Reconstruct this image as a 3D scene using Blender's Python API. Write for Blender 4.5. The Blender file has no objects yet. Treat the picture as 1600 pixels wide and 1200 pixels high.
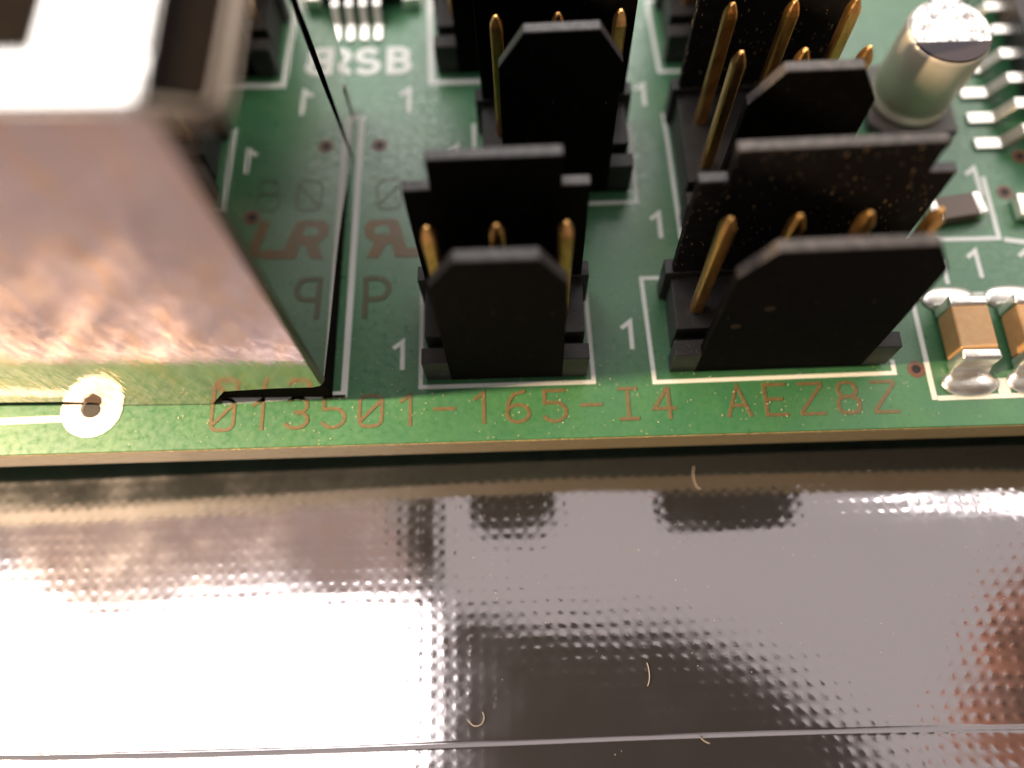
import bpy, bmesh, math, random
from mathutils import Vector, Matrix
random.seed(7)
sc = bpy.context.scene
C = sc.collection
S = 0.1                                   # board units -> Blender units
def V(x, y, z): return Vector((x*S, y*S, z*S))

# ------------------------------------------------------------------ camera
cam = bpy.data.cameras.new('camera'); co = bpy.data.objects.new('camera', cam); C.objects.link(co)
CAMR = Matrix(((0.9995070, 0.0298842, -0.0096288), (-0.0313338, 0.9299569, -0.3663309), (-0.0019932, 0.3664520, 0.9304348)))
CAMP = Vector((-0.2918, -11.1005, 28.1940))
co.matrix_world = Matrix.Translation(CAMP*S) @ CAMR.to_4x4()
cam.sensor_width = 36; cam.lens = 29.25; cam.clip_start = 0.02; cam.clip_end = 500
cam.dof.use_dof = True; cam.dof.focus_distance = 28.5*S; cam.dof.aperture_fstop = 0.22
sc.camera = co
# ------------------------------------------------------------------ light
w = bpy.data.worlds.new('World'); sc.world = w; w.use_nodes = True
bg = w.node_tree.nodes['Background']; bg.inputs[0].default_value = (.60, .55, .515, 1); bg.inputs[1].default_value = 0.75
def area(name, loc, target, sx, sy, power, col):
    l = bpy.data.lights.new(name, 'AREA'); l.shape = 'RECTANGLE'; l.size = sx*S; l.size_y = sy*S; l.energy = power; l.color = col
    o = bpy.data.objects.new(name, l); C.objects.link(o); o.location = V(*loc)
    d = V(*target)-V(*loc); o.rotation_euler = d.to_track_quat('-Z', 'Y').to_euler(); return o
area('overhead_light', (-62, 48, 100), (-62, 48.001, 0), 80, 124, 1500, (1, .97, .95))
area('overhead_light', (118, 80, 100), (118, 80.001, 0), 76, 100, 900, (1, .95, .90))
area('overhead_light', (26, 118, 100), (26, 118.001, 0), 92, 76, 1500, (1, .97, .94))  # added unseen light that puts haze on the upper board
area('desk_lamp', (-48, -2.75, 40.5), (0, -1, 0), 2.2, 2.2, 1050, (1, .74, .44))
sc.view_settings.view_transform = 'Standard'; sc.view_settings.look = 'None'; sc.view_settings.exposure = 0; sc.view_settings.gamma = 1
sc.render.engine = 'CYCLES'
try:
    sc.cycles.caustics_reflective = False; sc.cycles.caustics_refractive = False; sc.cycles.sample_clamp_indirect = 4
    sc.cycles.max_bounces = 8
except Exception: pass

# ------------------------------------------------------------------ materials
def nd(nt, t, **kw):
    n = nt.nodes.new(t)
    for k, v in kw.items(): setattr(n, k, v)
    return n
class Mat:
    def __init__(s, name, col, rough=.5, metal=0, spec=.5):
        s.m = bpy.data.materials.new(name); s.m.use_nodes = True; s.nt = s.m.node_tree; s.b = s.nt.nodes['Principled BSDF']
        s.b.inputs['Base Color'].default_value = (*col, 1); s.b.inputs['Roughness'].default_value = rough
        s.b.inputs['Metallic'].default_value = metal; s.b.inputs['Specular IOR Level'].default_value = spec
        s.col = None; s.c0 = col; s.L = s.nt.links
        s.tc = nd(s.nt, 'ShaderNodeTexCoord')
    def vec(s, scale=(1, 1, 1)):
        mp = nd(s.nt, 'ShaderNodeMapping'); mp.inputs['Scale'].default_value = scale
        s.L.new(s.tc.outputs['Object'], mp.inputs['Vector']); return mp.outputs[0]
    def noise(s, scale, detail=4, vs=(1, 1, 1), rough=.6):
        n = nd(s.nt, 'ShaderNodeTexNoise'); n.inputs['Scale'].default_value = scale; n.inputs['Detail'].default_value = detail; n.inputs['Roughness'].default_value = rough
        s.L.new(s.vec(vs), n.inputs['Vector']); return n.outputs['Fac']
    def ramp(s, fac, a, b, va=0., vb=1.):
        r = nd(s.nt, 'ShaderNodeMapRange'); r.inputs[1].default_value = a; r.inputs[2].default_value = b; r.inputs[3].default_value = va; r.inputs[4].default_value = vb
        s.L.new(fac, r.inputs[0]); return r.outputs[0]
    def mix(s, fac, col):
        x = nd(s.nt, 'ShaderNodeMix', data_type='RGBA')
        if s.col is None: x.inputs[6].default_value = (*s.c0, 1)
        else: s.L.new(s.col, x.inputs[6])
        x.inputs[7].default_value = (*col, 1); s.L.new(fac, x.inputs[0]); s.col = x.outputs[2]
        s.L.new(s.col, s.b.inputs['Base Color']); return s
    def rough(s, fac): s.L.new(fac, s.b.inputs['Roughness']); return s
    def bump(s, h, strength, dist=.01):
        b = nd(s.nt, 'ShaderNodeBump'); b.inputs['Strength'].default_value = strength; b.inputs['Distance'].default_value = dist
        s.L.new(h, b.inputs['Height'])
        old = s.b.inputs['Normal'].links
        if old: s.L.new(old[0].from_socket, b.inputs['Normal'])
        s.L.new(b.outputs[0], s.b.inputs['Normal']); return s
    def math(s, op, a, b=None):
        n = nd(s.nt, 'ShaderNodeMath', operation=op)
        for i, q in enumerate((a, b)):
            if q is None: continue
            if isinstance(q, (int, float)): n.inputs[i].default_value = q
            else: s.L.new(q, n.inputs[i])
        return n.outputs[0]
    def specks(s, scale, thr, size, vs=(1, 1, 1)):
        v = nd(s.nt, 'ShaderNodeTexVoronoi'); v.inputs['Scale'].default_value = scale; s.L.new(s.vec(vs), v.inputs['Vector'])
        near = s.math('LESS_THAN', v.outputs['Distance'], size)
        sep = nd(s.nt, 'ShaderNodeSeparateColor'); s.L.new(v.outputs['Color'], sep.inputs[0])
        return s.math('MULTIPLY', near, s.math('GREATER_THAN', sep.outputs[0], thr))

# green solder mask
mask = Mat('solder_mask', (.042, .155, .070), .32, 0, .85)
mask.mix(mask.ramp(mask.noise(6, 5), .35, .75), (.060, .185, .066)).mix(mask.ramp(mask.noise(60, 4), .45, .8), (.03, .14, .055))
mask.mix(mask.specks(55, .90, .16), (.30, .30, .14))
mask.rough(mask.ramp(mask.noise(40, 4), .3, .7, .24, .48)); mask.bump(mask.noise(120, 3), .05, .004)
silk = Mat('silkscreen_white', (.80, .79, .74), .6); silk.mix(silk.ramp(silk.noise(90, 4), .55, .8), (.58, .58, .52))
etch = Mat('etched_copper', (.135, .095, .042), .38, 0, .6); etch.mix(etch.ramp(etch.noise(70, 4), .45, .75), (.19, .13, .06))
etchdk = Mat('etched_copper_under_mask', (.10, .085, .03), .35); etchdk.mix(etchdk.ramp(etchdk.noise(60, 4), .4, .8), (.055, .10, .045))
etchli = Mat('etched_copper_lettering_wide', (.20, .105, .035), .35); etchli.mix(etchli.ramp(etchli.noise(60, 4), .4, .8), (.11, .10, .04))
fr4 = Mat('fibreglass_edge', (.66, .49, .21), .45); fr4.mix(fr4.ramp(fr4.noise(14, 6, (1, 1, 14)), .4, .7), (.42, .30, .10)).mix(fr4.ramp(fr4.noise(30, 5), .5, .8), (.60, .48, .24))
fr4.bump(fr4.noise(60, 4, (1, 1, 3)), .9, .012)
viad = Mat('via_hole_dark', (.012, .008, .008), .6)
viar = Mat('via_ring', (.16, .07, .04), .4)
def blackmat(name, dust, dcol, rough=.6, spec=.015, k=1.):
    b = Mat(name, (.006*k, .0052*k, .0050*k), rough, 0, spec)
    b.mix(b.ramp(b.noise(25, 5), .5, .8), (.012*k, .010*k, .0095*k))
    if dust:
        b.mix(b.specks(44, 1-dust*.7, .13, (1, 1, .28)), dcol); b.mix(b.specks(80, 1-dust*.8, .15, (1.0, 1, .4)), dcol)
    b.bump(b.noise(140, 3), .22, .003); return b.m
black = blackmat('black_plastic', .06, (.05, .045, .045))
blackdustlit = blackmat('black_plastic_dusty_lit', .62, (.40, .26, .14), k=3.)  # dust specks over a raised base that paints warm lamp light
blackrough = blackmat('black_plastic_cut_edge', .25, (.09, .08, .075), .5, .4, 3.2)
markm = Mat('mould_mark_brown', (.03, .017, .011), .6, 0, .1)
worn_sheen = Mat('black_plastic_worn_sheen_rim', (.032, .027, .028), .45, 0, .6); worn_sheen.mix(worn_sheen.ramp(worn_sheen.noise(38, 5), .42, .68), (.085, .072, .07)); worn_sheen.bump(worn_sheen.noise(90, 3), .3, .004)  # paler wall tops: ceiling sheen painted in, mixed with rim wear
gold = Mat('gold_pin', (1.0, .55, .19), .33, 1); gold.mix(gold.ramp(gold.noise(40, 4, (1, 1, .3)), .45, .8), (.50, .25, .08)); gold.bump(gold.noise(60, 3, (1, 1, .2)), .25, .004)
tin = Mat('tinned_metal', (.86, .82, .76), .36, 1); tin.bump(tin.noise(30, 3), .2, .01)
polish = Mat('polished_steel', (.66, .64, .60), .03, 1); polish.bump(polish.noise(7, 2), .03, .01)
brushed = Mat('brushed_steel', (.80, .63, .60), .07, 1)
brushed.bump(brushed.noise(26, 3, (1, 1, .35)), .16, .01)
brushed.bump(brushed.noise(3, 3, (1, 1, .6)), .10, .02)
brushed.bump(brushed.noise(90, 2, (1, 1, .25)), .12, .005)
brushed.mix(brushed.ramp(brushed.noise(11, 6, (1, 1, .4)), .46, .66), (.88, .60, .44)).mix(brushed.ramp(brushed.noise(7, 5, (1, 1, .5)), .54, .68), (.64, .50, .51)).mix(brushed.ramp(brushed.noise(24, 5, (1, 1, .3)), .58, .7), (.86, .74, .64))  # cream and mauve patches: reflected glints painted into the steel colour
topm = Mat('steel_top', (.82, .78, .74), .16, 1); topm.bump(topm.noise(50, 3), .06, .01)
edgem = Mat('steel_edge_dull', (.30, .24, .19), .32, 1); edgem.bump(edgem.noise(40, 3), .12, .01)
darkm = Mat('near_black_brown', (.007, .005, .004), .85, 0, .04); darkm.mix(darkm.ramp(darkm.noise(16, 5, (1, 4, 1)), .5, .8), (.014, .009, .006))  # matt near-black brown with a faint streaky mix
can = Mat('aluminium_can', (.78, .68, .56), .46, .6); can.bump(can.noise(50, 3), .08, .01)
cantop = Mat('aluminium_can_top', (.86, .84, .82), .34, .7); cantop.bump(cantop.noise(26, 2), .9, .02); cantop.mix(cantop.ramp(cantop.noise(24, 3), .54, .64), (.34, .30, .31)); cantop.rough(cantop.ramp(cantop.noise(18, 3), .4, .6, .34, .6))
canmark = Mat('polarity_mark', (.06, .05, .058), .65, 0, .2)
canbase = Mat('capacitor_base', (.10, .08, .07), .5)
ceram = Mat('ceramic_tan', (.62, .33, .13), .38); ceram.mix(ceram.ramp(ceram.noise(30, 4), .45, .8), (.70, .42, .20))
chipm = Mat('chip_resistor_brown', (.12, .075, .055), .4)
icm = Mat('chip_package', (.03, .024, .026), .5); icm.bump(icm.noise(120, 3), .2, .004)
dustm = Mat('dust', (.62, .55, .42), .8)
fibre = Mat('lint', (.34, .28, .25), .7)
table = Mat('table_wood', (.17, .10, .06), .45); table.mix(table.ramp(table.noise(1.2, 6, (1, 9, 1)), .4, .7), (.10, .055, .03))
cambody = Mat('camera_black', (.060, .042, .066), .7, 0, .2)

# silver antistatic bag
bag = Mat('antistatic_film', (.72, .665, .70), .06, .972)
nt = bag.nt
sep = nd(nt, 'ShaderNodeSeparateXYZ'); bag.L.new(bag.tc.outputs['Object'], sep.inputs[0])
wob = bag.ramp(bag.noise(4.5, 3), 0, 1, -1.5, 1.5)
def wave(sock, per):
    return bag.math('SINE', bag.math('ADD', bag.math('MULTIPLY', sock, 2*math.pi/per), wob))
grid = bag.math('MULTIPLY', bag.math('ADD', bag.math('MULTIPLY', wave(sep.outputs[0], .046), .5), .5), bag.math('ADD', bag.math('MULTIPLY', wave(sep.outputs[1], .044), .5), .5))
grid = bag.math('POWER', grid, 1.2)
amp = bag.ramp(bag.noise(1.1, 2), .38, .64, .42, 1.)
grid = bag.math('MULTIPLY', grid, bag.ramp(bag.noise(26, 2), .3, .7, .45, 1.35))
bag.bump(bag.math('MULTIPLY', grid, amp), .12, .0042)
bag.bump(bag.noise(14, 3), .04, .006)
bag.bump(bag.noise(2.2, 2), .08, .02)
bag.mix(bag.specks(44, .97, .10), (.85, .8, .7))
scuff = bag.ramp(sep.outputs[0], -.55, -.15, 1, 0)
bag.rough(bag.math('ADD', bag.ramp(bag.noise(5, 4), .35, .75, .06, .13), bag.math('MULTIPLY', scuff, bag.ramp(bag.noise(2.5, 5), .3, .7, .015, .085))))

# ------------------------------------------------------------------ helpers
def setp(o, label=None, cat=None, group=None, kind=None):
    if label: o['label'] = label
    if cat: o['category'] = cat
    if group: o['group'] = group
    if kind: o['kind'] = kind
    return o
def empty(name, loc=(0, 0, 0), rot=(0, 0, 0), **kw):
    o = bpy.data.objects.new(name, None); C.objects.link(o); o.location = V(*loc); o.rotation_euler = rot; o.empty_display_size = .05
    return setp(o, **kw)
def link(name, bm, m, parent=None, smooth=False):
    me = bpy.data.meshes.new(name); bm.normal_update(); bm.to_mesh(me); bm.free()
    me.materials.append(m.m if isinstance(m, Mat) else m)
    if smooth:
        for p in me.polygons: p.use_smooth = True
    if name in ('front_wall', 'rear_wall'):
        me.materials.append(worn_sheen.m)
        for p in me.polygons:
            if p.normal.z > .25: p.material_index = 1
    o = bpy.data.objects.new(name, me); C.objects.link(o)
    if parent: o.parent = parent
    return o
def box(bm, x0, x1, y0, y1, z0, z1, bev=0, seg=2, taper=None):
    r = bmesh.ops.create_cube(bm, size=1)
    vs = r['verts']
    for v in vs:
        v.co = Vector(((x0+x1)/2+v.co.x*(x1-x0), (y0+y1)/2+v.co.y*(y1-y0), (z0+z1)/2+v.co.z*(z1-z0)))*S
    if bev:
        es = list({e for v in vs for e in v.link_edges})
        bmesh.ops.bevel(bm, geom=es, offset=bev*S, segments=seg, affect='EDGES', profile=.5)
    return vs
def prism(bm, poly, a, b, axis, bev=0, seg=2):
    """poly (u,v) swept from a to b along axis: 'y' -> (x,z), 'x' -> (y,z), 'z' -> (x,y)"""
    def pt(u, v, t):
        return {'y': (u, t, v), 'x': (t, u, v), 'z': (u, v, t)}[axis]
    A = [bm.verts.new(V(*pt(u, v, a))) for u, v in poly]; B = [bm.verts.new(V(*pt(u, v, b))) for u, v in poly]
    fs = [bm.faces.new(A), bm.faces.new(B)]
    n = len(poly)
    for i in range(n): fs.append(bm.faces.new((A[i], A[(i+1) % n], B[(i+1) % n], B[i])))
    bmesh.ops.recalc_face_normals(bm, faces=fs)
    if bev:
        es = list({e for f in fs for e in f.edges})
        bmesh.ops.bevel(bm, geom=es, offset=bev*S, segments=seg, affect='EDGES', profile=.5)
def lathe(bm, prof, seg=40, cx=0, cy=0):
    rings = []
    for r, z in prof:
        rings.append([bm.verts.new(V(cx+r*math.cos(2*math.pi*k/seg), cy+r*math.sin(2*math.pi*k/seg), z)) for k in range(seg)])
    fs = []
    for a, b in zip(rings, rings[1:]):
        for k in range(seg): fs.append(bm.faces.new((a[k], a[(k+1) % seg], b[(k+1) % seg], b[k])))
    fs.append(bm.faces.new(rings[0])); fs.append(bm.faces.new(rings[-1]))
    bmesh.ops.recalc_face_normals(bm, faces=fs)
def ribbon(bm, pts, wd, z0, z1, closed=False, taper=1.0):
    P = [Vector(p) for p in pts]; n = len(P); L = []; R = []
    for i in range(n):
        if closed: d0 = (P[i]-P[i-1]); d1 = (P[(i+1) % n]-P[i])
        else:
            d1 = (P[i+1]-P[i]) if i < n-1 else (P[i]-P[i-1]); d0 = (P[i]-P[i-1]) if i > 0 else d1
        d0 = d0.normalized(); d1 = d1.normalized()
        n0 = Vector((-d0.y, d0.x)); n1 = Vector((-d1.y, d1.x)); m = (n0+n1).normalized()
        k = wd/2/max(.45, m.dot(n0))
        ext = Vector((0, 0))
        if not closed and i == 0: ext = -d1*wd*.3
        if not closed and i == n-1: ext = d0*wd*.3
        L.append(P[i]+m*k+ext); R.append(P[i]-m*k+ext)
    rows = []
    for i in range(n):
        cmid = (L[i]+R[i])/2
        q = [(L[i], z0), (cmid+(L[i]-cmid)*taper, z1), (cmid+(R[i]-cmid)*taper, z1), (R[i], z0)]
        rows.append([bm.verts.new(V(v.x, v.y, z)) for v, z in q])
    fs = []
    m = n if closed else n-1
    for i in range(m):
        a = rows[i]; b = rows[(i+1) % n]
        for k in range(3): fs.append(bm.faces.new((a[k], a[k+1], b[k+1], b[k])))
    if not closed: fs += [bm.faces.new(rows[0]), bm.faces.new(rows[-1])]
    bmesh.ops.recalc_face_normals(bm, faces=fs)
def arc(cx, cy, rx, ry, a0, a1, n=9):
    return [(cx+rx*math.cos(math.radians(a0+(a1-a0)*i/(n-1))), cy+ry*math.sin(math.radians(a0+(a1-a0)*i/(n-1)))) for i in range(n)]
def rrect(x0, x1, y0, y1, r, n=4):
    return arc(x1-r, y1-r, r, r, 0, 90, n)+arc(x0+r, y1-r, r, r, 90, 180, n)+arc(x0+r, y0+r, r, r, 180, 270, n)+arc(x1-r, y0+r, r, r, 270, 360, n)
# glyph strokes on a cell 0..1 wide, 0..1.6 tall
def glyph(ch):
    g = {
     '0': [(rrect(0, 1, 0, 1.6, .32), 1), ([(.12, .35), (.88, 1.25)], 0)],
     '1': [([(.2, 1.25), (.62, 1.6), (.62, 0)], 0)],
     '2': [([(0, 1.6), (1, 1.6), (1, 1.45), (.0, .12), (0, 0), (1, 0)], 0)],
     '3': [(arc(.5, 1.18, .46, .42, 140, -80, 10), 0), (arc(.48, .42, .52, .42, 95, -150, 12), 0)],
     '4': [([(.95, .5), (0, .5), (.65, 1.6)], 0), ([(.68, 1.55), (.68, 0)], 0)],
     '5': [([(.95, 1.6), (.05, 1.6), (.05, .95)]+arc(.48, .48, .52, .5, 100, -150, 12), 0)],
     '6': [(arc(.5, .45, .5, .45, 0, 360, 17)[:-1], 1), ([(.02, .5), (.06, 1.0), (.3, 1.45), (.8, 1.6)], 0)],
     '8': [(rrect(.03, .97, .0, .84, .3), 1), (rrect(.1, .9, .86, 1.6, .28), 1)],
     '-': [([(.05, .8), (.95, .8)], 0)],
     'I': [([(.5, 0), (.5, 1.6)], 0), ([(.1, 1.6), (.9, 1.6)], 0), ([(.1, 0), (.9, 0)], 0)],
     'A': [([(0, 0), (.5, 1.6), (1, 0)], 0), ([(.2, .55), (.8, .55)], 0)],
     'E': [([(1, 1.6), (.08, 1.6), (.08, 0), (1, 0)], 0), ([(.1, .82), (.8, .82)], 0)],
     'Z': [([(0, 1.6), (1, 1.6), (1, 1.48), (0, .12), (0, 0), (1, 0)], 0)],
     'P': [([(.08, 0), (.08, 1.6)], 0), ([(.14, 1.6), (.55, 1.6)]+arc(.55, 1.16, .45, .44, 80, -90, 9)+[(.14, .72)], 0)],
     'S': [(arc(.5, 1.2, .45, .4, 40, 250, 10)+arc(.5, .42, .5, .42, 70, -140, 11), 0)],
     'B': [([(.08, 0), (.08, 1.6)], 0), ([(.1, 1.6), (.55, 1.6)]+arc(.55, 1.22, .38, .38, 80, -90, 7)+[(.15, .84)], 0), ([(.2, .82), (.55, .82)]+arc(.55, .41, .45, .41, 80, -90, 7)+[(.1, 0)], 0)],
     'R': [([(.08, 0), (.08, 1.6)], 0), ([(.1, 1.6), (.55, 1.6)]+arc(.55, 1.2, .42, .4, 80, -90, 7)+[(.15, .8)], 0), ([(.45, .78), (.98, 0)], 0)],
    }
    return g[ch]
def draw(ch, cx, cy, wd, ht, stroke, m, parent, name, shear=0, lift=0):
    bm = bmesh.new()
    for k, (pts, cl) in enumerate(glyph(ch)):
        q = [(cx+(x-.5)*wd, cy+(y/1.6-.5)*ht) for x, y in pts]
        ribbon(bm, q, stroke, -.02, .022+.007*k+lift, bool(cl), .8)
    return link(name, bm, m, parent)

# ------------------------------------------------------------------ setting: table, bag
bm = bmesh.new(); box(bm, -400, 400, -300, 400, -12, -7.2)
setp(link('table_top', bm, table), kind='structure')

YS0 = -12.0                                # seam line on the bag
def bagz(x, y):
    t = math.tan(math.radians(6.5))
    z = -2.85 + (.03 if x < 0 else .012)*x
    d = -2.15-y
    if d > 0: z += t*d
    else:
        z += min(1.30, .28*(-d-1)) if d < -1 else 0
    if x > 0: z += .0035*x*x*min(1, max(0, d/3))*.5
    if x < -3.3: z += -.012*(-3.3-x)
    # soft rolls of the film
    z += .042*math.sin(x*.31+1.3)*math.sin(y*.42+.4)+.008*math.sin(x*.83+y*.5)
    # second ply beyond the seam
    e = YS0 + .012*(-x) - y + .15*math.sin(x*.12)
    if e > 0: z -= .14*min(1, e/.12) + .02*e
    return z
bm = bmesh.new()
xs = [-60+i*120/300 for i in range(301)]
ys = [-34+i*.25 for i in range(int((30+34)/.25)+1)]
def ymap(): 
    out = []
    y = -34
    while y < 30:
        out.append(y); y += .06 if -13.2 < y < -11 else .25
    return out
ys = ymap()
gridv = [[bm.verts.new(V(x, y, bagz(x, y))) for x in xs] for y in ys]
for j in range(len(ys)-1):
    for i in range(len(xs)-1): bm.faces.new((gridv[j][i], gridv[j][i+1], gridv[j+1][i+1], gridv[j+1][i]))
rim = [gridv[0][i] for i in range(len(xs))]+[gridv[j][-1] for j in range(1, len(ys))]+[gridv[-1][i] for i in range(len(xs)-2, -1, -1)]+[gridv[j][0] for j in range(len(ys)-2, 0, -1)]
low = [bm.verts.new(Vector((v.co.x*1.01, v.co.y*1.01, -7.15*S))) for v in rim]
for i in range(len(rim)): bm.faces.new((rim[i], low[i], low[(i+1) % len(rim)], rim[(i+1) % len(rim)]))
bm.faces.new(low[::-1])
ob = link('antistatic_bag', bm, bag, smooth=True)
setp(ob, 'shiny silver antistatic bag with a dimpled weave lying under the green circuit board', 'antistatic bag')
bm = bmesh.new()
rb = []
for i in range(160):
    x = -40+i*.5; y = YS0+.012*(-x)+.15*math.sin(x*.12)
    rb.append((x, y, bagz(x, y+.06)))
prev = None
for x, y, z in rb:
    q = [bm.verts.new(V(x, y+dy, z+dz)) for dy, dz in ((-.022, -.10), (-.026, .004), (.0, .008), (.02, .0))]
    if prev:
        for k in range(3): bm.faces.new((prev[k], prev[k+1], q[k+1], q[k]))
    prev = q
link('seam', bm, bag, ob, True)

# ------------------------------------------------------------------ circuit board
bm = bmesh.new(); box(bm, -42, 42, -2.15, 42, -1.35, -.06, .05, 2)
pcb = link('circuit_board', bm, fr4); setp(pcb, 'green printed circuit board with white and copper markings lying on the silver bag', 'circuit board')
bm = bmesh.new(); box(bm, -41.99, 41.99, -2.13, 41.99, -.0595, 0, .03, 2); link('solder_mask', bm, mask, pcb)
bm = bmesh.new(); box(bm, -41.99, 41.99, -2.12, 41.99, -1.40, -1.3505, .02, 1); link('underside_mask', bm, mask, pcb)
def outline(pts, wd=.17, closed=False):
    bm = bmesh.new(); ribbon(bm, pts, wd, -.02, .022, closed, .9); return link('silkscreen_outline', bm, silk, pcb)
outline([(-3.28, 4.2), (-3.33, -.02), (2.98, -.02), (2.9, 4.12), (2.3, 4.12)])
outline([(5.75, 4.18), (5.08, 4.18), (5.2, -.1), (14.0, -.02), (14.0, .45)])
outline([(-1.22, 11.6), (-1.22, 7.62), (5.21, 7.62), (5.21, 11.3)])
outline([(6.70, 11.9), (6.80, 5.9), (12.9, 5.9)])
outline([(-3.15, 22), (-2.98, 13.85), (3.3, 13.85)], .26)
outline([(7.1, 18.1), (6.55, 18.1), (6.74, 14.12), (13, 14.12)])
outline([(-10.4, -.33), (-6.1, -.20), (-5.86, 12.1), (-6.5, 12.1)], .26)
outline([(15.25, -1.05), (15.25, 3.07), (24, 3.12)], .2); outline([(15.42, -1.05), (24, -1.0)], .2)
outline([(15.3, 5.52), (19.2, 5.5), (19.25, 8.3)], .2); outline([(19.45, 5.42), (24, 4.6)], .22)
outline([(-24, -.95), (-15.9, -.82)], .28)
bm = bmesh.new(); box(bm, 17.62, 18.05, -.98, -.35, -.02, .025); link('silkscreen_block', bm, silk, pcb)
for x, y, s in ((-4.03, 1.27, 1), (4.47, 1.83, 1), (6.0, 6.53, 1), (5.94, 12.93, 1), (-1.95, 10.0, 1), (-3.95, 12.95, 1.1), (18.1, 4.4, 1.05), (16.75, 4.05, .8), (20.1, 4.4, 1), (18.95, 8.15, 1.2)):
    draw('1', x-.06, y, .72*s, 1.08*s, .2, silk, pcb, 'silkscreen_digit')
for ch, x in (('R', -6.98), ('S', -5.74), ('B', -4.40)):
    draw(ch, x, 15.1, .86, 1.2, .36, silk, pcb, 'silkscreen_letter')
txt = '013501-165-I4 AEZ82'
for i, ch in enumerate(txt):
    if ch == ' ': continue
    f = i/18; draw(ch, -10.42+f*(13.45+10.42), -.86-.06*f, .80, 1.16, (.15), etch, pcb, 'etched_letter')
draw('P', -5.05, 3.72, .95, 1.62, .24, etchdk, pcb, 'etched_letter', lift=-.006)
draw('0', -4.65, 8.33, .98, 1.4, .08, etchdk, pcb, 'etched_letter', lift=-.006)
draw('8', -3.0, 8.33, .98, 1.4, .06, etchdk, pcb, 'etched_letter', lift=-.006)
# slanted joined copper mark
bm = bmesh.new()
def slab(bm, poly, z1): prism(bm, poly, -.02, z1, 'z')
Lm = lambda x, y: (-5.62+x-(y)*.0, 5.42+y)
slab(bm, [Lm(*p) for p in ((.25, 1.72), (.05, 1.5), (.02, 1.2), (.1, .95), (.32, .78), (.42, .72), (.15, 0), (.62, 0), (.92, .62), (1.12, .62), (1.24, .04), (1.3, 0), (2.6, 0), (2.62, .35), (2.5, .4), (1.72, .4), (1.34, 1.72), (.3, 1.72), (.55, 1.42), (.98, 1.42), (1.08, 1.05), (.62, 1.05), (.5, 1.15), (.48, 1.3), (.55, 1.42), (.3, 1.72))][:18], .016)
slab(bm, [Lm(*p) for p in ((2.66, 0), (3.0, .1), (3.15, .4), (2.8, 1.72), (2.4, 1.72), (2.7, .45), (2.64, .36))], .016)
link('etched_mark', bm, etchli, pcb)
bm = bmesh.new(); prism(bm, [Lm(*p) for p in ((.48, 1.36), (.42, 1.22), (.52, 1.05), (1.05, 1.05), (.95, 1.42), (.56, 1.42))], -.02, .019, 'z'); link('etched_mark_counter', bm, mask, pcb)
for x, y in ((-5.11, 10.71), (14.82, .1), (-2.45, 7.3), (21.0, 9.3), (19.95, 7.6), (-9.4, 12.4), (13.2, 18.3), (1.2, 6.0)):
    bm = bmesh.new(); lathe(bm, [(.33, -.02), (.33, .012), (.2, .02), (.17, .012)], 20, x, y); v = link('via', bm, viar, pcb)
    bm = bmesh.new(); lathe(bm, [(.17, -.01), (.17, .016)], 16, x, y); link('hole', bm, viad, v)
bm = bmesh.new(); lathe(bm, [(1.12, -.02), (1.1, .03), (.4, .06), (.3, .03)], 40, -15.15, -.46); v = link('solder_pad', bm, tin, pcb)
bm = bmesh.new(); lathe(bm, [(.31, .0), (.31, .064)], 24, -15.15, -.52); link('hole', bm, viad, v)

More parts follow.
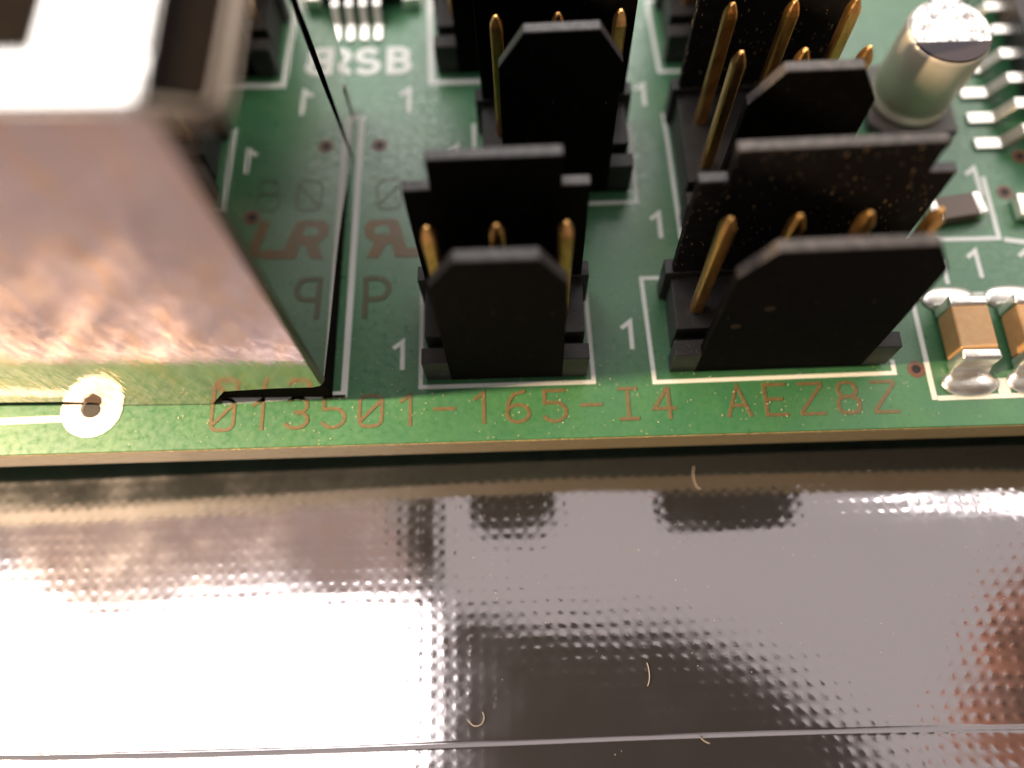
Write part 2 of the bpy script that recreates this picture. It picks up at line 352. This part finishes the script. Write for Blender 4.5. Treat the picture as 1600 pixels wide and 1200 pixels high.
# ------------------------------------------------------------------ pin headers
def pin_bm(x, y, z0, z1, r=.215):
    bm = bmesh.new(); c = .07
    def ring(rr, z, cc): return [(x+a*rr, y+b*rr, z) for a, b in ((1, 1-cc), (1-cc, 1), (-1+cc, 1), (-1, 1-cc), (-1, -1+cc), (-1+cc, -1), (1-cc, -1), (1, -1+cc))]
    rs = [[bm.verts.new(V(*p)) for p in ring(rr, z, .3)] for rr, z in ((r, z0), (r, z1-.5), (r*.82, z1-.3), (r*.42, z1-.05), (r*.2, z1))]
    for a, b in zip(rs, rs[1:]):
        for k in range(8): bm.faces.new((a[k], a[(k+1) % 8], b[(k+1) % 8], b[k]))
    bm.faces.new(rs[-1]); bm.faces.new(rs[0][::-1]); bmesh.ops.recalc_face_normals(bm, faces=bm.faces[:]); return bm
def header(cx, y0, cols, rows, label, lean=0, mat_wall=None, yaw=0, pin_top=7.55, zfront=8.6, zback=8.95, pin_r=.215, marks=()):
    P = 2.03; mw = mat_wall or black
    root = empty('pin_header', (cx, y0, 0), (0, math.radians(lean), math.radians(yaw)), label=label, cat='pin header', group='black shrouded pin headers on the green board')
    ww = (cols-1)*P; hw = ww/2+.9; yb = 1.78+(rows-1)*P+1.3      # yb: inner face of the rear wall
    D = yb+.5
    # base: front ledge, notch, body, rear foot
    bm = bmesh.new()
    box(bm, -hw-.0, hw+.0, .02, .62, .03, 1.62, .03)
    box(bm, -hw+.18, hw-.18, .60, 1.0, .05, .95, .02)
    box(bm, -hw+.12, hw-.12, .98, yb-.02, .05, 1.75, .03)
    box(bm, -hw-.12, hw+.12, yb-.06, D+.04, .05, 2.1, .03)
    link('base', bm, blackrough, root)
    fw = ww/2
    pf = [(-fw, .05), (fw, .05), (fw-.03, zfront-1.45), (fw-.86, zfront), (-fw+.86, zfront), (-fw+.03, zfront-1.45)]
    bm = bmesh.new(); prism(bm, pf, .0, .38, 'y', .04); link('front_wall', bm, black, root)
    for mx, mz in marks:
        bm = bmesh.new(); prism(bm, arc(mx, mz, .17, .17, 0, 330, 12), -.012, .05, 'y'); link('mould_mark', bm, markm, root)
    bw = ww/2+.75; tw = ww/2-.08
    pb = [(-bw, 1.2), (bw, 1.2), (bw+.02, zback-1.45), (tw, zback-1.45), (tw, zback), (-tw, zback), (-tw, zback-1.45), (-bw-.02, zback-1.45)]
    bm = bmesh.new(); prism(bm, pb, yb, yb+.36, 'y', .04); link('rear_wall', bm, mw, root)
    first = None
    for r in range(rows):
        for c in range(cols):
            x = -ww/2+c*P; y = 1.78+r*P
            link('pin', pin_bm(x, y, 1.6, pin_top), gold, root)
    return root
header(-.18, .20, 3, 1, 'matt black three-pin header in the front row beside the steel box', -1.6, yaw=-.5)
header(9.72, .26, 4, 1, 'dusty black four-pin header, widest in the front row, beside the tan capacitors', -1.7, blackdustlit, marks=((-2.35, 3.9), (-1.55, 5.1)))
header(2.02, 8.1, 3, 1, 'black three-pin header in the second row with scratched chamfered front wall', -1.5)
header(9.75, 6.35, 3, 2, 'black double-row header with two rows of tall gold pins beside the silver can', -1.2, blackdustlit)
header(.2, 14.3, 3, 1, 'black header in the third row, mostly hidden behind the second-row header', -1.2)
header(9.9, 14.55, 3, 1, 'black header in the third row, hidden behind the double-row header', -1.2)

# ------------------------------------------------------------------ steel box
A = math.radians(-1.2)
bx = empty('steel_box', (-6.5, -.55, 0), (0, 0, A), label='tall polished steel box with mirror sides standing at the left of the board', cat='metal box')
ZT = 16.0
# local: x<=0 to the left, y>=0 to the rear
bm = bmesh.new()
fp = [(-.04, 1.75), (-.35, 1.6), (-1.6, 1.55), (-3.5, 1.3), (-4.3, .08), (-8.1, .06), (-8.45, .32), (-9.4, .45), (-22, .42), (-22, ZT-.35), (-.22, ZT-.35)]
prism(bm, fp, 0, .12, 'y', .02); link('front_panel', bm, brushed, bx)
bm = bmesh.new()
for k in range(7):
    pass
# rounded vertical corner between the front and side panels
pts = [(-.02, .12), (.09, .16), (.17, .25), (.2, .4), (.08, .4), (-.06, .25)]
bm2 = bmesh.new()
def corner(z0, z1):
    lo = [bm.verts.new(V(u-.14+.0*z0, v-.1, z0)) for u, v in pts]; hi = [bm.verts.new(V(u-.34, v-.1, z1)) for u, v in pts]
    for i in range(len(pts)): bm.faces.new((lo[i], lo[(i+1) % len(pts)], hi[(i+1) % len(pts)], hi[i]))
    bm.faces.new(lo[::-1]); bm.faces.new(hi)
corner(1.7, ZT-.3); bm2.free(); bmesh.ops.recalc_face_normals(bm, faces=bm.faces[:]); link('corner_fold', bm, edgem, bx, True)
def side(poly, dx0, name, m):
    bm = bmesh.new()
    lean = lambda z: -.22*z/ZT
    A_ = [bm.verts.new(V(dx0+lean(z), y, z)) for y, z in poly]; B_ = [bm.verts.new(V(dx0-.14+lean(z), y, z)) for y, z in poly]
    n = len(poly); bm.faces.new(A_); bm.faces.new(B_[::-1])
    for i in range(n): bm.faces.new((A_[i], B_[i], B_[(i+1) % n], A_[(i+1) % n]))
    bmesh.ops.recalc_face_normals(bm, faces=bm.faces[:]); return link(name, bm, m, bx)
side([(.34, 1.7), (2.2, 1.5), (5.5, 1.28), (7.4, .98), (8.9, .5), (10.6, .06), (9.45, 9.2), (8.5, ZT-.3), (.34, ZT-.3)], .06, 'side_panel', polish)
side([(10.74, .06), (13.2, .06), (13.2, ZT-.3), (9.2, ZT-.3), (10.02, 9.2), (10.55, 3.0)], .10, 'rear_side_panel', polish)
bm = bmesh.new(); box(bm, -.02, .04, 10.65, 10.9, 1, 1.1); bm.free()
bm = bmesh.new(); box(bm, .03, .115, 12.2, 12.42, .5, 2.3, .03); link('slot', bm, viar, bx)
bm = bmesh.new(); box(bm, -22, -.16, 13.1, 13.22, .1, ZT-.3, .02); link('back_panel', bm, polish, bx)
bm = bmesh.new(); box(bm, -21.9, .0, .22, 12.6, .06, 2.0, .05); link('gap_shade_block', bm, darkm, bx)  # added black block, paints the shade in the gap below the box
# top frame round an opening, folded down over the right edge
XO, YO = -2.55, 1.25
bm = bmesh.new(); box(bm, -22, -.32, -.02, YO, ZT-.30, ZT, .13, 4); link('top_frame_front', bm, topm, bx, True)
bm = bmesh.new(); box(bm, XO, -.32, YO-.3, 13.2, ZT-.302, ZT-.001, .13, 4); link('top_frame_side', bm, topm, bx, True)
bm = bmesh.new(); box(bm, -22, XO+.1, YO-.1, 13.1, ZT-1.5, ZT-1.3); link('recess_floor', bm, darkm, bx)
# flange outside the right edge: dark sunken plate in a raised rim
fl = bmesh.new(); box(fl, -.30, 1.02, .1, 12.5, -.26, -.12, .03)
t = link('side_flange', fl, darkm, bx); t.location = V(-.06, .12, ZT-.18); t.rotation_euler = (0, math.radians(9), 0)
def rim(name, pts, r):
    bm = bmesh.new(); prev = None
    n = 8
    for i, p in enumerate(pts):
        p = Vector(p); d = (Vector(pts[min(i+1, len(pts)-1)])-Vector(pts[max(i-1, 0)])).normalized()
        u = d.cross(Vector((0, 0, 1))).normalized(); q = [bm.verts.new((p+u*r*math.cos(2*math.pi*k/n)+Vector((0, 0, 1))*r*math.sin(2*math.pi*k/n))*S) for k in range(n)]
        if prev:
            for k in range(n): bm.faces.new((prev[k], prev[(k+1) % n], q[(k+1) % n], q[k]))
        prev = q
    bmesh.ops.recalc_face_normals(bm, faces=bm.faces[:]); return link(name, bm, edgem, t, True)
rim('flange_rim', [(-.3, .05, -.13), (.5, .03, -.13), (.85, .04, -.13), (.97, .12, -.13), (1.02, .35, -.13), (1.05, 5, -.13), (1.08, 12.5, -.13)], .10)
rim('flange_lip', [(-.3, -.06, -.36), (.5, -.08, -.36), (.95, -.06, -.36), (1.1, .08, -.36), (1.16, .35, -.36), (1.2, 5, -.36), (1.22, 12.5, -.36)], .10)

# ------------------------------------------------------------------ capacitors
def mlcc(x, label):
    r = empty('ceramic_capacitor', (x, 1.2, 0), label=label, cat='capacitor', group='tan ceramic chip capacitors in one white outline')
    bm = bmesh.new(); box(bm, -.68, .68, -.85, .85, .12, 1.22, .08, 3); link('ceramic_body', bm, ceram, r)
    for s in (-1, 1):
        bm = bmesh.new(); box(bm, -.71, .71, min(s*.84, s*1.28), max(s*.84, s*1.28), .06, 1.26, .12, 4); link('end_cap', bm, tin, r, True)
        bm = bmesh.new()
        bmesh.ops.create_uvsphere(bm, u_segments=28, v_segments=14, radius=1)
        for v in bm.verts:
            sgn = lambda a: math.copysign(abs(a)**.8, a)
            v.co = Vector((sgn(v.co.x)*1.04, s*1.72+v.co.y*.52, .02+max(0, v.co.z)*.24))*S
        link('solder_pad', bm, tin, r, True)
        bm = bmesh.new(); prism(bm, [(s*1.22, .02), (s*1.75, .02), (s*1.5, .12), (s*1.38, .26), (s*1.32, .42), (s*1.22, .55)], -.7, .7, 'x', .03, 3)
        link('solder_fillet', bm, tin, r, True)
    return r
mlcc(16.62, 'tan ceramic capacitor with silver ends nearest the four-pin header')
mlcc(19.0, 'tan ceramic capacitor cut by the right edge of the picture')
cn = empty('electrolytic_capacitor', (16.72, 12.0, 0), label='silver aluminium can capacitor with dark polarity mark on its bright top', cat='capacitor')
bm = bmesh.new(); prism(bm, [(-1.75, -1.2), (-1.2, -1.75), (1.75, -1.75), (1.75, 1.75), (-1.2, 1.75), (-1.75, 1.2)], .05, .5, 'z', .05); link('base', bm, canbase, cn)
bm = bmesh.new(); lathe(bm, [(1.45, .5), (1.6, .6), (1.6, .85), (1.5, .95), (1.5, 1.1), (1.6, 1.2), (1.6, 3.95), (1.56, 4.1), (1.45, 4.18), (1.3, 4.2)], 64); link('can', bm, can, cn, True)
bm = bmesh.new(); lathe(bm, [(1.50, 4.14), (1.46, 4.215)], 64); link('can_top', bm, cantop, cn)
bm = bmesh.new(); prism(bm, arc(0, 0, 1.535, 1.535, 203, 337, 28), 4.12, 4.235, 'z', .02); link('polarity_mark', bm, canmark, cn)
ch = empty('chip_resistor', (17.6, 6.7, 0), (0, 0, math.radians(8)), label='small brown chip resistor inside the white outline behind the tan capacitors', cat='resistor')
bm = bmesh.new(); box(bm, -.75, .75, -.5, .5, .06, .55, .04); link('body', bm, chipm, ch)
for s in (-1, 1):
    bm = bmesh.new(); box(bm, min(s*.74, s*1.1), max(s*.74, s*1.1), -.52, .52, .03, .57, .08, 3); link('end_cap', bm, tin, ch, True)
c2 = empty('chip_resistor', (21.0, 6.7, 0), label='chip resistor with bright soldered ends at the right edge of the picture', cat='resistor')
bm = bmesh.new(); box(bm, -.5, .5, -.5, .5, .06, .55, .04); link('body', bm, chipm, c2)
for s in (-1, 1):
    bm = bmesh.new(); box(bm, min(s*.49, s*1.0), max(s*.49, s*1.0), -.52, .52, .03, .57, .1, 3); link('end_cap', bm, tin, c2, True)
c3 = empty('chip_capacitor', (-3.85, 18.7, 0), label='pale soldered chip part at the top edge left of the hidden header', cat='capacitor')
bm = bmesh.new(); box(bm, -.4, .4, -.35, .35, .06, .6, .05); link('body', bm, ceram, c3)
for s in (-1, 1):
    bm = bmesh.new(); box(bm, -.42, .42, min(s*.34, s*.75), max(s*.34, s*.75), .03, .62, .1, 3); link('end_cap', bm, tin, c3, True)

# ------------------------------------------------------------------ chips with gull-wing leads
def lead(bm, w_, out, z1=.75):
    """profile along +u: foot at u=0, rising towards the package at u=out"""
    prof = [(0, .03), (out*.42, .03), (out*.58, z1), (out, z1), (out, z1-.14), (out*.66, z1-.14), (out*.5, -.02+.0), (0, -.02)]
    prof = [(0, .15), (out*.40, .17), (out*.60, z1+.12), (out, z1+.12), (out, z1-.05), (out*.68, z1-.05), (out*.5, .02), (0, .02)]
    prism(bm, prof, -w_/2, w_/2, 'x', .02)
ic = empty('surface_mount_chip', (-5.6, 19.8, 0), label='dark chip with a row of bright leads at the top left above the white letters', cat='chip')
bm = bmesh.new(); box(bm, -2.6, 1.5, -1.6, 2.2, .25, 1.5, .12, 2); link('package', bm, icm, ic)
for k in range(6):
    bm = bmesh.new(); lead(bm, .32, 2.0); o = link('lead', bm, tin, ic); o.location = V(-2.7+k*.6, -3.62, 0)
ic2 = empty('surface_mount_chip', (24.2, 13.2, 0), label='dark chip with long bright leads at the right edge beside the silver can', cat='chip')
bm = bmesh.new(); box(bm, -2.6, 3, -4.4, 5, .25, 1.6, .12, 2); link('package', bm, icm, ic2)
for k in range(7):
    bm = bmesh.new(); lead(bm, .5, 2.5, .9); o = link('lead', bm, tin, ic2); o.rotation_euler = (0, 0, math.radians(-90)); o.location = V(-4.95, -3.3+k*1.28, 0)

# ------------------------------------------------------------------ lint and dust
def fibre_bm(pts, r=.017):
    bm = bmesh.new(); prev = None
    for i, p in enumerate(pts):
        p = Vector(p); d = (Vector(pts[min(i+1, len(pts)-1)])-Vector(pts[max(i-1, 0)])).normalized()
        u = d.cross(Vector((0, 0, 1))).normalized(); q = [bm.verts.new((p+u*r*math.cos(2*math.pi*k/5)+Vector((0, 0, 1))*r*math.sin(2*math.pi*k/5))*S) for k in range(5)]
        if prev:
            for k in range(5): bm.faces.new((prev[k], prev[(k+1) % 5], q[(k+1) % 5], q[k]))
        prev = q
    return bm
for (x, y, rx, ry, a0, a1, lab) in ((-1.55, -11.25, .26, .26, 200, 400, 'hooked pale lint fibre lying on the bag just above its seam'), (4.15, -10.0, .22, .5, 300, 400, 'curved faint lint fibre on the dark reflection in the bag'), (6.3, -11.9, .5, .4, 200, 250, 'short straight lint fibre on the bag beside the seam'), (7.0, -3.0, .18, .5, 120, 290, 'wavy lint fibre on the bag just below the board edge')):
    pts = []
    for i in range(12):
        a = math.radians(a0+(a1-a0)*i/11); px, py = x+rx*math.cos(a), y+ry*math.sin(a)
        pts.append((px, py, bagz(px, py)+.05))
    setp(link('lint_fibre', fibre_bm(pts), fibre, smooth=True), lab, 'lint', 'lint fibres on the silver bag')
bm = bmesh.new()
def fleck(x, y, z, s):
    a = random.random()*6.28; e = random.uniform(.3, 1)
    q = [bm.verts.new(V(x+s*math.cos(a+k*1.57)*(1 if k % 2 else e), y+s*math.sin(a+k*1.57)*(1 if k % 2 else e), z+random.uniform(0, s))) for k in range(4)]
    bm.faces.new(q[:3]); bm.faces.new((q[0], q[2], q[3]))
for _ in range(420):
    fleck(random.uniform(-12, 15), random.triangular(-2.1, 6, -1.2), .03, random.uniform(.012, .035))
for _ in range(260):
    x = random.uniform(-20, 20); y = random.triangular(-13.5, -2.6, -5); fleck(x, y, bagz(x, y)+.01, random.uniform(.008, .022))
setp(link('dust_flecks', bm, dustm), 'pale dust flecks scattered over the board strip and the silver bag', 'dust', kind='stuff')

# ------------------------------------------------------------------ the camera that took the picture (seen as a dark shape in the bag)
cb = empty('compact_camera', (0, 0, 0), label='black compact camera held over the board, mirrored as a dark round shape in the bag', cat='camera')
cb.matrix_world = Matrix.Translation(CAMP*S) @ CAMR.to_4x4()
bm = bmesh.new(); prism(bm, [(-9, -18), (20, -18), (23, -12)]+arc(-4, -1.4, 27, 22.5, 0, 97, 20)+[(-9, 20)], 3, 18, 'z', .8, 3); link('body', bm, cambody, cb)

# the hand that holds it, seen only as a reddish patch in the bag
skin = Mat('skin', (.22, .095, .08), .8); skin.mix(skin.ramp(skin.noise(9, 4), .4, .75), (.25, .12, .10))
def hand_bm():
    me = bpy.data.meshes.new('hand'); P = []; Ed = []; Rr = []
    def add(p, r, par=None):
        P.append(V(*p)); Rr.append(r*S)
        if par is not None: Ed.append((par, len(P)-1))
        return len(P)-1
    wr = add((54, -46, 20), 10); pm = add((50, -34, 22), 11, wr); kn = add((44, -24, 24), 9.5, pm)
    for ox, oy, ln in ((-6, 1, .92), (-1, 5, 1.), (4, 8, .95), (9, 10, .76)):
        p0 = add((42+ox*.6, -21+oy*.6, 25), 5, kn); p1 = add((38+ox*.7, -10*ln+oy, 24), 4.4, p0)
        p2 = add((32+ox*.6, -3*ln+oy, 25), 3.9, p1); add((27+ox*.5, -1*ln+oy, 27), 3.2, p2)
    t0 = add((42, -40, 19), 6, pm); t1 = add((34, -36, 19), 4.8, t0); add((27, -30, 22), 3.8, t1)
    me.from_pydata(P, Ed, []); o = bpy.data.objects.new('hand', me); C.objects.link(o)
    sk = o.modifiers.new('skin', 'SKIN')
    for v, r in zip(me.skin_vertices[0].data, Rr): v.radius = (r, r)
    me.skin_vertices[0].data[0].use_root = True
    o.modifiers.new('smooth', 'SUBSURF').render_levels = 2
    me.materials.append(skin.m); return o
hd = hand_bm()
hd.location = V(-1, -6, 0)
setp(hd, 'bare hand gripping the black camera, mirrored as a reddish patch in the bag', 'hand')
